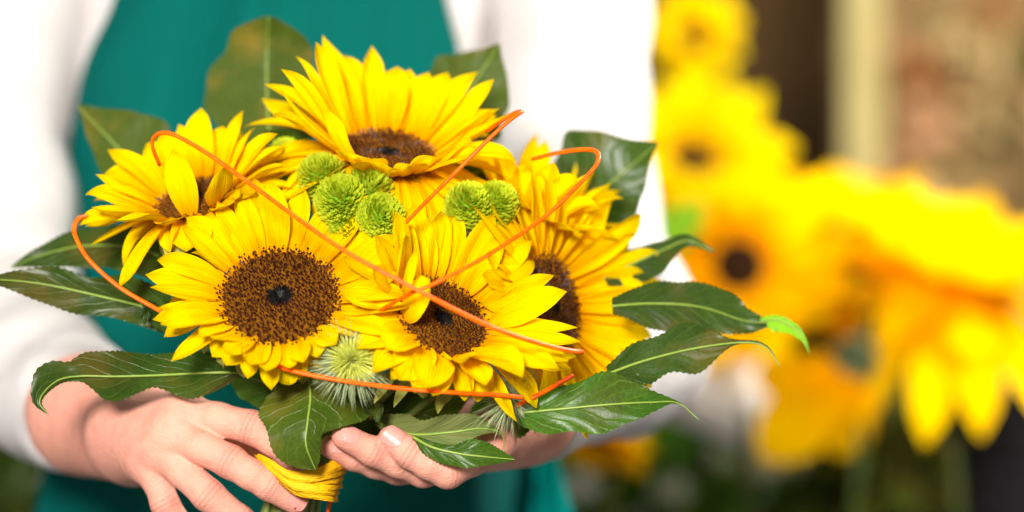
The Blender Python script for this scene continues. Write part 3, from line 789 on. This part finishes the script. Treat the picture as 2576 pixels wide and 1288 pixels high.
# --- green button chrysanthemums
def mum(label, c, r, seed, ang=80, tilt=25, stem=True):
    rng = random.Random(seed)
    o = CS(*c); r *= .001
    n, ex, ey = frame(c, ang, tilt)
    t = thing('chrysanthemum', label, 'chrysanthemum', W3(o - n*r*.8), 'green button chrysanthemums tucked between the sunflowers')
    V, F, U = [], [], []
    cnt = 400; ga = math.pi*(3-math.sqrt(5))
    for i in range(cnt):
        z = 1 - 1.55*(i+.5)/cnt
        a = i*ga; q = math.sqrt(max(0, 1-z*z))
        d = (ex*math.cos(a)*q + ey*math.sin(a)*q + n*z).normalized()
        out_t = (d - n*d.dot(n)); out_t = out_t.normalized() if out_t.length > 1e-4 else ex
        sd = d.cross(out_t if abs(d.dot(out_t)) < .98 else n).normalized()
        upv = (d*.80 - n*.0 + out_t*.25*(1-z) + Vector((rng.uniform(-1, 1), rng.uniform(-1, 1), rng.uniform(-1, 1)))*.16).normalized()
        b = o + Vector((d.x, d.y, d.z))*r*.62
        L = r*(.36 + .09*rng.random())*(1 if z > -.2 else .85); w = r*.080*rng.uniform(.85, 1.2)
        k0 = len(V)
        inn = (n*.9 - d*.2).normalized()
        for (tt_, ww, cv) in ((0, .55, 0), (.45, 1.0, .0), (.82, 1.05, .10), (1.0, .45, .26)):
            p = b + upv*L*tt_ + inn*(cv*L)
            for s in (-1, 0, 1):
                V.append(W3(p + sd*w*ww*s + upv.cross(sd)*(w*.45*(s*s) ))); U.append((s*.5+.5, tt_))
        F += grid_faces(4, 3, k0)
    fo = mesh_obj('florets', V, F, M['mum'], t, U); fo['kind'] = 'stuff'
    V, U = [], []
    for i in range(9):
        for j in range(16):
            th, a = math.pi*i/8, 2*math.pi*j/16
            V.append(W3(o + (ex*math.cos(a)*math.sin(th) + ey*math.sin(a)*math.sin(th) + n*math.cos(th))*r*.72))
    mesh_obj('core', V, grid_faces(9, 16, 0, True), M['mum_core'], t)
    bouquet_stem(o - n*r*.6, -n, .0018, rng, t)
CG = 'chrysanthemum'
mum('flattened green chrysanthemum just left under the top sunflower, above its cluster', (812, 452, 1.483), 15.0, 21, 110, 42)
mum('green chrysanthemum pushed up against the front petals of the top sunflower', (926, 490, 1.478), 16.3, 22, 60, 40)
mum('green chrysanthemum in the middle of the cluster, ringed by its neighbours', (858, 508, 1.462), 15.6, 23, 100, 25)
mum('brightest round green chrysanthemum beside the end of the straight orange cane', (957, 548, 1.452), 14.1, 24, 60, 16)
mum('green chrysanthemum peeking over the petals of the round-disc sunflower', (880, 570, 1.464), 13.9, 25, 90, 15)
mum('darker green chrysanthemum in the gap between the top and the ragged sunflower', (722, 392, 1.525), 10.7, 26, 120, 30)
mum('small shaded green chrysanthemum low in the gap beside the ragged sunflower', (702, 440, 1.525), 10.7, 27, 120, 30)
mum('pale green chrysanthemum right below the drooping petals of the top sunflower', (1178, 520, 1.474), 14.4, 28, 80, 25)
mum('green chrysanthemum wedged against the edge-on sunflower', (1246, 516, 1.480), 13.9, 29, 60, 30)
mum('green chrysanthemum low behind the cane-crossed sunflower', (1218, 575, 1.492), 14.4, 30, 80, 20)

# --- hairy seed heads
def thistle(label, c, r, seed, ang, tilt, cnt=620, heart=True, L=1.0):
    rng = random.Random(seed)
    o = CS(*c); r *= .001
    n, ex, ey = frame(c, ang, tilt)
    t = thing('hairy_seed_head', label, 'seed head', W3(o - n*r*.5), 'hairy grey-green seed heads in the bouquet')
    V, F, MI = [], [], []
    ga = math.pi*(3-math.sqrt(5))
    for i in range(cnt):
        z = 1 - 1.35*(i+.5)/cnt
        a = i*ga; q = math.sqrt(max(0, 1-z*z))
        d = (ex*math.cos(a)*q + ey*math.sin(a)*q + n*z + Vector((rng.uniform(-1, 1), rng.uniform(-1, 1), rng.uniform(-1, 1)))*.14).normalized()
        sd = d.cross(Vector((rng.uniform(-1, 1), rng.uniform(-1, 1), rng.uniform(-1, 1)))).normalized(); s2 = d.cross(sd)
        l = r*L*(.42 + .58*(1-max(0, z)) )*rng.uniform(.75, 1.15)
        b = o + d*r*.30
        bendv = (d - n*d.dot(n))*.25*l + Vector((0, -.06*l, 0)) + sd*rng.uniform(-.2, .2)*l
        k0 = len(V); w = r*.022*rng.uniform(.7, 1.3)
        for tt_, ww in ((0, 1), (.55, .75)):
            p = b + d*l*tt_ + bendv*tt_*tt_
            for j in range(3): V.append(W3(p + (sd*math.cos(2.094*j) + s2*math.sin(2.094*j))*w*ww))
        V.append(W3(b + d*l + bendv))
        for j in range(3):
            F.append((k0+j, k0+(j+1) % 3, k0+3+(j+1) % 3, k0+3+j)); MI.append(1 if (heart and z > .25) else 0)
            F.append((k0+3+j, k0+3+(j+1) % 3, k0+6)); MI.append(1 if (heart and z > .45) else 0)
    fo = mesh_obj('spines', V, F, [M['spine'], M['spine_in']], t, None, False, MI); fo['kind'] = 'stuff'
    V = []
    for i in range(8):
        for j in range(12):
            th, a = math.pi*i/7, 2*math.pi*j/12
            V.append(W3(o + (ex*math.cos(a)*math.sin(th) + ey*math.sin(a)*math.sin(th) + n*math.cos(th))*r*.36))
    mesh_obj('core', V, grid_faces(8, 12, 0, True), M['hairy'], t)
    bouquet_stem(o - n*r*.3, -n, .002, rng, t)
thistle('hairy seed head with a yellow-green heart, above the long lower orange cane', (884, 908, 1.418), 16.5, 41, 60, 18, 800)
thistle('dark bristly seed head at the fork of the lower orange canes', (1284, 1000, 1.449), 15, 42, -30, 50, 520, False, 1.1)
thistle('bristly seed head rising in the dark gap behind the cane-crossed sunflower', (1130, 590, 1.480), 16, 43, 85, 50, 420, False, 1.1)
thistle('shaded bristly seed head beside the straight orange cane', (1066, 590, 1.490), 15, 44, 95, 60, 380, False, 1.1)

# --- leaves
leaf('broad muted leaf standing upright behind the top sunflower against the apron', [(684, 420, 1.56), (672, 250, 1.575), (672, 120, 1.58), (676, 42, 1.570)],
     [30, 90, 125, 144, 152, 150, 142, 126, 106, 80, 16], [30, 90, 125, 144, 152, 150, 140, 122, 104, 78, 16], .25, .3, 'leaf_back', seed=1, teeth=.5)
leaf('broad serrated leaf with ochre stripes behind the top sunflower, before the white shirt', [(1100, 330, 1.56), (1140, 275, 1.572), (1205, 190, 1.582), (1256, 110, 1.58)],
     [10, 46, 82, 104, 112, 104, 84, 56, 28, 3], [10, 80, 118, 128, 124, 110, 86, 56, 28, 3], .25, -.2, 'leaf_back', seed=2, teeth=1.3)
leaf('muted olive leaf pointing at the white sleeve above the ragged sunflower', [(430, 530, 1.55), (375, 462, 1.562), (290, 365, 1.57), (195, 266, 1.568)],
     [10, 50, 78, 86, 84, 74, 58, 40, 18, 2], [10, 60, 108, 130, 130, 118, 98, 70, 36, 3], .25, -.15, 'leaf_back', seed=3, teeth=.6)
leaf('rounded dark serrated leaf behind the edge-on sunflower, against the blurred yellow blooms', [(1410, 575, 1.545), (1470, 515, 1.558), (1560, 440, 1.566), (1655, 360, 1.56)],
     [10, 60, 108, 140, 156, 154, 132, 90, 42, 3], [10, 50, 84, 100, 102, 96, 78, 44, 18, 2], .2, -.25, 'leaf', seed=4, teeth=1.4)
leaf('dark green leaf arching over the long pointed leaf beside the shirt sleeve', [(470, 690, 1.50), (360, 628, 1.515), (220, 618, 1.53), (110, 640, 1.535), (28, 672, 1.53)],
     [20, 58, 66, 58, 46, 30, 2], [20, 40, 56, 48, 36, 22, 2], -.5, .5, 'leaf', seed=5)
leaf('long pointed dark leaf reaching furthest out in front of the white sleeve', [(470, 820, 1.475), (380, 778, 1.48), (250, 745, 1.485), (110, 715, 1.485), (0, 704, 1.48), (-45, 712, 1.475)],
     [26, 50, 46, 52, 50, 28, 2], [14, 54, 62, 44, 46, 24, 2], -.4, .6, 'leaf', seed=6)
leaf('wavy dark leaf with a curled tip lying over the wrist', [(620, 936, 1.455), (520, 938, 1.452), (400, 944, 1.457), (290, 947, 1.46), (206, 946, 1.46), (150, 955, 1.457), (112, 985, 1.452), (100, 1015, 1.449), (122, 1043, 1.448)],
     [8, 19, 34, 46, 57, 65, 58, 40, 30, 40, 53, 60, 54, 32, 16, 12, 11, 10, 8, 5, 1], [30, 48, 52, 54, 56, 58, 57, 54, 52, 53, 57, 64, 68, 66, 58, 38, 50, 52, 30, 10, 1], .5, -.3, 'leaf', seed=7, ruf=4, n=90)
leaf('narrow leaf with a bright wet tip half hidden behind the sideways sunflower', [(1520, 700, 1.52), (1600, 660, 1.53), (1670, 628, 1.54), (1730, 606, 1.545), (1795, 632, 1.54)],
     [20, 34, 30, 22, 14, 3], [20, 50, 54, 30, 14, 3], .3, -.3, 'leaf', seed=8)
leaf('dark leaf with a lime curled tip pointing at the blurred sunflowers', [(1540, 770, 1.485), (1640, 764, 1.495), (1760, 772, 1.505), (1870, 806, 1.508), (1930, 812, 1.505)],
     [20, 50, 62, 48, 10], [20, 62, 66, 46, 12], .35, -.3, 'leaf', seed=9)
leaf('lime green curled leaf tip at the end of the dark leaf', [(1912, 808, 1.506), (1955, 806, 1.503), (2000, 828, 1.50), (2024, 858, 1.498), (2036, 890, 1.497)],
     [8, 14, 12, 7, 1], [8, 28, 20, 8, 1], -.2, .4, 'leaf_lime', seed=10, rib=.6, n=34)
leaf('olive-brown leaf with a thin hooked tip between the two outer right leaves', [(1530, 940, 1.46), (1620, 908, 1.465), (1740, 878, 1.468), (1860, 862, 1.468), (1925, 872, 1.466), (1962, 922, 1.463)],
     [18, 50, 52, 62, 14, 6, 1], [18, 58, 44, 62, 10, 2, 1], .35, -.25, 'leaf', seed=11)
leaf('bright glossy green leaf with a yellow midrib below the sideways sunflower', [(1275, 1042, 1.452), (1400, 1030, 1.447), (1530, 1018, 1.445), (1640, 1012, 1.447), (1705, 1014, 1.45), (1758, 1056, 1.448)],
     [14, 48, 62, 80, 46, 8, 1], [14, 58, 60, 66, 40, 5, 1], .35, -.35, 'leaf_bright', seed=12)
leaf('broad drooping green leaf over the tied stems between the two hands', [(775, 935, 1.447), (781, 1000, 1.438), (774, 1060, 1.428), (770, 1120, 1.425), (794, 1182, 1.43)],
     [30, 90, 135, 160, 150, 95, 45, 36, 34, 24, 2], [24, 80, 105, 116, 120, 114, 106, 94, 74, 44, 2], .35, .35, 'leaf_olive', seed=13)
leaf('leaf with a folded pale underside arching over the fingertips', [(945, 1060, 1.466), (1030, 1092, 1.452), (1130, 1088, 1.446), (1210, 1078, 1.447), (1262, 1092, 1.452), (1268, 1140, 1.455)],
     [18, 44, 38, 46, 36, 5, 1], [8, 16, 16, 30, 24, 4, 1], -.4, -.8, 'leaf_under', seed=14)
leaf('pointed green leaf lying across the fingers of the lower hand', [(1040, 1100, 1.441), (1090, 1126, 1.436), (1160, 1142, 1.434), (1230, 1150, 1.434), (1294, 1156, 1.437)],
     [6, 14, 20, 40, 30, 2], [6, 26, 34, 28, 18, 2], .4, -.2, 'leaf_bright', seed=15)
leaf('small curled leaf with serrated edge beside the folded pale leaf', [(850, 1010, 1.45), (910, 1015, 1.444), (955, 1020, 1.44), (950, 1062, 1.436)],
     [14, 12, 10, 4], [10, 30, 44, 6], .2, .6, 'leaf', seed=16, n=40, rib=0)
leaf('small dark leaf at the hooked end of the left orange cane', [(440, 845, 1.462), (405, 805, 1.462), (375, 780, 1.463), (362, 815, 1.460)],
     [8, 22, 20, 3], [8, 26, 22, 3], .4, -.4, 'leaf', seed=17, n=40, rib=0)
# dark leaves deep between the blooms
def tuck(label, a, b, w, d, seed, mat='leaf', up=0.0):
    mid = [(a[0], a[1], d), ((a[0]+b[0])/2+up, (a[1]+b[1])/2, d-.006), (b[0], b[1], d)]
    leaf(label, mid, [w*.3, w*.9, w, w*.7, 2], [w*.3, w*.9, w, w*.7, 2], .4, -.4, mat, seed=seed, n=44)
tuck('dark leaf deep in the gap left of the chrysanthemum cluster', (770, 520), (640, 450), 55, 1.512, 31)
tuck('dark leaf deep behind the seed head under the top sunflower', (1080, 680), (1060, 520), 62, 1.515, 32)
tuck('dark leaf in shade behind the pale green chrysanthemum', (1250, 680), (1200, 500), 62, 1.522, 33)
tuck('dark leaf in shade under the ragged sunflower', (540, 720), (400, 590), 66, 1.50, 34)
tuck('dark leaf in shade beneath the round-disc sunflower', (760, 1000), (560, 920), 66, 1.475, 35)
tuck('dark leaf in the gap between the two front sunflowers', (960, 920), (930, 690), 52, 1.485, 36)
tuck('dark leaf in shade behind the long lower cane', (900, 1090), (1180, 1000), 70, 1.495, 37)
tuck('dark leaf in shade below the sideways sunflower', (1180, 1080), (1420, 960), 70, 1.492, 38)
tuck('dark leaf in shade behind the yellow-hearted seed head', (800, 1080), (1000, 960), 80, 1.49, 39)
tuck('dark leaf deep behind the top sunflower petals', (820, 440), (660, 330), 50, 1.54, 40)
tuck('dark leaf in the shade under the right petals of the top sunflower', (1060, 500), (1270, 400), 60, 1.545, 45)
tuck('hairy grey leaf under the curled bracts beside the round-disc sunflower', (480, 640), (425, 612), 32, 1.472, 41, 'leaf_under')
tuck('small green leaf between the ragged and the round-disc sunflower', (480, 700), (420, 672), 26, 1.466, 42, 'leaf_bright')

# --- orange canes
cane('long orange cane from a loop over the ragged sunflower down across both front sunflowers',
     [(402, 415, 1.462), (386, 378, 1.455), (384, 350, 1.452), (402, 335, 1.449), (440, 340, 1.445), (520, 385, 1.437), (640, 470, 1.425), (850, 620, 1.398), (1050, 730, 1.388), (1230, 820, 1.392), (1350, 862, 1.402), (1420, 880, 1.410), (1466, 886, 1.42)])
cane('straight orange cane with a pale hairpin end rising past the top sunflower', [(960, 640, 1.44), (985, 600, 1.437), (1050, 530, 1.434), (1150, 430, 1.43), (1240, 340, 1.43), (1296, 292, 1.432), (1312, 282, 1.438), (1300, 282, 1.446), (1262, 304, 1.455), (1225, 330, 1.47)])
cane('orange cane hooped before the dark serrated leaf, running down behind the round-disc sunflower',
     [(1340, 400, 1.50), (1400, 385, 1.485), (1470, 376, 1.470), (1503, 384, 1.46), (1500, 415, 1.45), (1450, 470, 1.437), (1370, 545, 1.42), (1230, 640, 1.405), (1100, 710, 1.398), (1040, 735, 1.40), (960, 778, 1.425), (880, 822, 1.462)])
cane('short orange cane curving below the ragged sunflower onto the long leaf', [(222, 545, 1.462), (200, 548, 1.456), (187, 570, 1.45), (192, 600, 1.446), (225, 655, 1.442), (300, 722, 1.44), (390, 775, 1.44), (440, 800, 1.443), (485, 820, 1.452)])
cane('orange cane running low under the front sunflowers past the yellow-hearted seed head', [(676, 912, 1.415), (740, 934, 1.410), (850, 956, 1.408), (1000, 976, 1.410), (1150, 988, 1.412), (1260, 994, 1.424), (1316, 1000, 1.432)])
cane('short orange cane rising from the cane tip towards the sideways sunflower', [(1282, 1028, 1.446), (1340, 1000, 1.442), (1390, 974, 1.446), (1440, 945, 1.456)], .0016)
cane('thin red-orange cane end hanging below the yellow band', [(768, 1240, 1.475), (764, 1265, 1.473), (756, 1300, 1.473), (750, 1380, 1.478)], .0013)
cane('second orange cane end hanging below the yellow band beside a stem', [(832, 1250, 1.478), (828, 1270, 1.476), (822, 1310, 1.476), (815, 1380, 1.48)], .0013)

# --- yellow raffia band round the stems: strands side by side
band = thing('raffia_band', 'yellow raffia band wrapped round the stems between both hands', 'raffia band', P(755, 1230, 1.50))
rng = random.Random(5)
for k in range(6):
    f = k/5
    top = [(640+6*f, 1148+18*f, 1.462), (680+4*f, 1166+26*f, 1.452), (735, 1196+34*f, 1.446), (800, 1188+56*f, 1.446), (846-6*f, 1168+82*f, 1.455), (872-26*f, 1156+92*f, 1.475), (850-20*f, 1160+70*f, 1.51), (760, 1180+50*f, 1.528), (672, 1168+40*f, 1.505), (650, 1160+30*f, 1.475)]
    j = [rng.uniform(-3, 3) for _ in top]
    c = spline([(x+jj, y+jj, d-.0008*math.sin(k*1.9)) for (x, y, d), jj in zip(top, j)], 60)
    V, U = [], []
    for i in range(60):
        w = 14*(.45 if i < 2 else 1)
        for s in (-1, 0, 1):
            V.append(P(c[i, 0]+s*.4*w, c[i, 1]+s*w, c[i, 2] + .0006*abs(s))); U.append((i/6, (s+1)/2*.2+k*.3))
    o = mesh_obj('strand', V, grid_faces(60, 3), M['raffia'], band, U)
    sm = o.modifiers.new('t', 'SOLIDIFY'); sm.thickness = .0004
# ------------------------------------------------------------------ background: blooms, white cone, pots
G2 = 'large blurred sunflowers behind the person'
def bgs(label, c, ang, tilt, R, L, Wd, nin, nout, ein, eout, seed, mat, stem_to, **kw):
    sunflower(label, c, ang, tilt, R, L, Wd, nin, nout, ein, eout, seed, G2, mat, low=True, bracts=False, stem_to=stem_to, **kw)
bgs('lemon yellow bloom high against the dark wall beside the sleeve', (1745, 95, 2.85), 60, 30, 20, 46, 15, 16, 14, (55, 45), (30, 5), 51, 'petal_lemon', (1760, 1700, 2.9))
bgs('pale lemon sunflower touching the white sleeve, below the highest bloom', (1745, 400, 2.62), 80, 45, 26, 80, 20, 15, 13, (40, 25), (20, -10), 52, 'petal_lemon', (1800, 1700, 2.65))
bgs('golden sunflower with a dark round eye beside the outermost leaf tips', (1858, 668, 2.38), 200, 12, 25, 84, 19, 15, 14, (14, 14), (4, -4), 53, 'petal_gold', (1900, 1700, 2.42))
bgs('yellow sunflower in front of the pale post', (2125, 590, 2.62), 80, 78, 26, 90, 25, 15, 13, (45, 40), (20, -35), 54, 'petal_gold', (2110, 1700, 2.66))
bgs('largest yellow sunflower with long hanging petals below the peach blooms', (2400, 700, 2.36), 80, 78, 28, 112, 27, 16, 12, (45, 20), (18, -35), 55, 'petal_gold', (2420, 1700, 2.34),
    extra=[(228, 1.45, .9, -50, -.25, 0, .3), (258, 1.45, .85, -48, -.25, 0, -.3), (286, 1.35, .9, -46, -.2, 0, .2), (318, 1.25, 1.0, -40, -.2, 0, 0)],
    lenf=lambda a, l: .8 if (l == 1 and 200 < a < 340) else 1.0)
bgs('orange-gold sunflower turned away, its broad petals hanging down by the white paper', (2150, 905, 2.28), 236, 40, 22, 118, 34, 6, 5, (25, -5), (5, -20), 56, 'petal_gold', (2140, 1700, 2.32), disc=False,
    skip=lambda a, l: True, extra=[(86, 1.05, 1.0, 12, -.15, 0, 0), (112, .85, .9, 0, -.2, 0, .1), (58, .7, .8, 5, -.2, 0, -.1)])
bgs('small dull yellow bloom low between the cuff and the dark foliage', (1515, 1112, 2.30), 250, 60, 12, 40, 10, 12, 11, (15, 10), (0, -15), 57, 'petal_gold', (1530, 1700, 2.34))
bgs('yellow sunflower filling the gap between the eyed and the largest sunflower', (2045, 690, 2.55), 100, 70, 24, 88, 25, 15, 13, (40, 30), (18, -35), 58, 'petal_gold', (2040, 1700, 2.58))
def bleaf(label, mid, w, seed, mat):
    leaf(label, mid, [w*.2, w*.9, w, w*.7, 2], [w*.2, w*.9, w, w*.7, 2], .3, -.3, mat, seed=seed, n=30, teeth=0, name='blurred_leaf', rib=2)
bleaf('blurred lime leaf over the golden sunflower beside the wet leaf tip', [(1640, 610, 2.30), (1700, 570, 2.29), (1775, 505, 2.28)], 52, 61, 'leaf_lime')
bleaf('blurred olive leaf between the golden sunflower and the hanging orange petals', [(1960, 760, 2.5), (2000, 880, 2.48), (2060, 990, 2.5)], 90, 62, 'leaf_back')
bleaf('blurred olive leaf under the eyed golden sunflower', [(1900, 1080, 2.52), (1950, 960, 2.5), (1990, 830, 2.5)], 60, 63, 'leaf_back')
bleaf('blurred dark leaf in the gap left of the largest sunflower', [(2170, 760, 2.48), (2130, 650, 2.46), (2110, 560, 2.46)], 40, 64, 'leaf')
bleaf('blurred dark leaf under the highest lemon bloom', [(1680, 260, 2.95), (1720, 200, 2.93), (1760, 130, 2.95)], 60, 65, 'leaf_back')

# white paper cone added in place of the bright blurred sleeve elbow
V, U = [], []
n, m_ = 16, 32
pa, pb = CS(1500, 800, 2.46), CS(1960, 1030, 2.46)
ax = (pb-pa).normalized(); u1 = Vector((ax.y, -ax.x, 0)).normalized(); u2 = ax.cross(u1)
for i in range(n):
    t = i/(n-1)
    for j in range(m_):
        th = 2*math.pi*j/m_
        r = (.066 - .022*t)*(1 + .03*math.sin(3*th+t*2))
        V.append(W3(pa + (pb-pa)*t + (u1*math.cos(th) + u2*math.sin(th))*r)); U.append((j/m_, t))
o = mesh_obj('elbow_standin', V, grid_faces(n, m_, 0, True), M['standin'], None, U, loc=P(1960, 1030, 2.46))
sm = o.modifiers.new('t', 'SOLIDIFY'); sm.thickness = .0008
tag(o, 'added cone, white paper glowing behind the outer right leaves', 'wrapping paper')

# dark glossy bushes
def bush(name, label, c, rx, ry, rz, cnt, ll, mat, seed, blooms=0, cat='plant'):
    rng = random.Random(seed)
    o = CS(*c)
    t = thing(name, label, cat, W3(o + Vector((0, -ry*1.6, 0))))
    V, F, U = [], [], []
    for i in range(cnt):
        while True:
            q = Vector((rng.uniform(-1, 1), rng.uniform(-1, 1), rng.uniform(-1, 1)))
            if q.length < 1: break
        p = o + Vector((q.x*rx, q.y*ry, q.z*rz))
        d = (q + Vector((rng.uniform(-1, 1), rng.uniform(-.6, 1), rng.uniform(-1, 1)))*.8).normalized()
        sd = d.cross(Vector((rng.uniform(-1, 1), rng.uniform(-1, 1), rng.uniform(-1, 1)))).normalized(); nn = d.cross(sd)
        L = ll*rng.uniform(.6, 1.2); w = L*.26
        k0 = len(V)
        for tt_, ww in ((0, .1), (.3, .9), (.65, .85), (1, .05)):
            for s in (-1, 0, 1):
                V.append(W3(p + d*L*tt_ + sd*w*ww*s + nn*(w*.3*s*s - L*.25*tt_*tt_))); U.append((s*.5+.5, tt_))
        F += grid_faces(4, 3, k0)
    fo = mesh_obj('foliage', V, F, M[mat], t, U); fo['kind'] = 'stuff'
    for k in range(6):
        a = o + Vector((rng.uniform(-.5, .5)*rx, -ry*1.6, rng.uniform(-.5, .5)*rz)); b = o + Vector((rng.uniform(-.7, .7)*rx, ry*.5, rng.uniform(-.6, .6)*rz))
        vv, ff, uu = tube([W3(v) for v in spline([a, (a+b)*.5 + Vector((.02, 0, 0)), b], 10)], [.005, .003], 6)
        mesh_obj('stalk', vv, ff, M['stem'], t, uu)
    for k in range(blooms):  # pale blossoms added to imitate soft highlights on the leaves
        p = o + Vector((rng.uniform(-.85, .85)*rx, rng.uniform(-.5, .9)*ry, rz*rng.uniform(.4, 1)))
        V, F = [], []
        for j in range(5):
            a0 = j*1.2566
            cdir = Vector((math.cos(a0), math.sin(a0), .35)); tdir = Vector((-math.sin(a0), math.cos(a0), 0))
            k0 = len(V); r = .016
            V += [W3(p), W3(p + cdir*r*.6 + tdir*r*.38), W3(p + cdir*r), W3(p + cdir*r*.6 - tdir*r*.38)]
            F.append((k0, k0+1, k0+2, k0+3))
        mesh_obj('highlight_blossom', V, F, M['highlight_bloom'], t)
    return t
bush('leafy_shrub', 'dark glossy shrub with small white blossoms added as highlights under the white paper', (1745, 1300, 2.75), .17, .10, .12, 420, .06, 'leaf_bright', 71, 16)
bush('leafy_shrub', 'dark shrub behind the apron tie and the small dull bloom', (1480, 1240, 2.9), .16, .12, .12, 360, .07, 'leaf', 72, 5)
bush('leafy_shrub', 'dark shrub low beside the cuff and the apron hem', (-20, 1330, 2.8), .16, .16, .12, 380, .07, 'leaf', 73, 0)
bush('dry_grass', 'olive straw-coloured grass tuft between the zinc bucket and the black bucket', (2290, 1280, 2.7), .09, .10, .08, 240, .09, 'leaf_back', 74, 0)

# buckets
def bucket(label, x, y0, y1, d, r, mat):
    a = CS(x, y0, d); b = CS(x, y1, d)
    V, U = [], []
    prof = [(1.0, a.y-.004), (1.05, a.y), (1.06, a.y-.006), (1.0, a.y-.012), (.8, b.y), (.0, b.y)]
    for i, (q, y) in enumerate(prof):
        for j in range(36):
            th = 2*math.pi*j/36
            V.append(W3((a.x + r*q*math.cos(th), y, a.z + r*q*math.sin(th)))); U.append((j/36, i/5))
    t = thing('flower_bucket', label, 'bucket', W3((a.x, b.y, a.z)))
    mesh_obj('bucket_wall', V, grid_faces(len(prof), 36, 0, True), mat, t, U)
    c = [W3((a.x + r*1.04*math.cos(th), a.y + .0 - .05*math.sin(th), a.z + r*1.04*math.sin(th))) for th in np.linspace(0, math.pi, 24)]
    vv, ff, uu = tube(c, .003, 6); mesh_obj('handle', vv, ff, mat, t, uu)
bucket('black plastic flower bucket below the largest sunflower', 2590, 960, 1700, 2.62, .085, M['bucket'])
bucket('dark zinc flower bucket below the hanging orange petals', 2080, 1130, 1800, 2.95, .085, M['zinc'])

# dried flower bunches on the right wall
def bunch(label, x, y, d, mats, cnt, spread, seed, size):
    rng = random.Random(seed)
    o = CS(x, y, d)
    t = thing('dried_flower_bunch', label, 'dried flowers', W3(o), 'dried flower bunches hung on the tan wall')
    for k in range(cnt):
        e = o + Vector((rng.uniform(-1, 1)*spread, -rng.uniform(.05, .34), rng.uniform(-.04, .05)))
        vv, ff, uu = tube([W3(v) for v in spline([o, (o+e)*.5 + Vector((0, .01, .02)), e], 8)], [.0022, .0022], 5)
        mesh_obj('stalk', vv, ff, M['straw'], t, uu)
        V, F = [], []
        for j in range(12):
            dv = Vector((rng.uniform(-1, 1), rng.uniform(-1, 1), rng.uniform(-.2, 1))).normalized(); sd = dv.cross(Vector((0.3, .5, .8))).normalized()
            r = size*rng.uniform(.7, 1.2); k0 = len(V)
            V += [W3(e), W3(e + dv*r*.6 + sd*r*.4), W3(e + dv*r), W3(e + dv*r*.6 - sd*r*.4)]; F.append((k0, k0+1, k0+2, k0+3))
        mesh_obj('bloom', V, F, M[rng.choice(mats)], t)
    return t
bunch('dried orange and peach flower bunch hanging beside the pale post', 2360, -120, 3.7, ['orange_bloom', 'peach', 'straw'], 11, .11, 81, .05)
bunch('dried peach flower bunch hanging above the largest sunflower', 2520, 150, 3.6, ['peach', 'peach', 'straw'], 14, .13, 82, .06)
bunch('dried straw and rust flower bunch hanging in the far corner', 2600, -150, 3.75, ['orange_bloom', 'straw', 'leaf_back'], 11, .1, 83, .05)
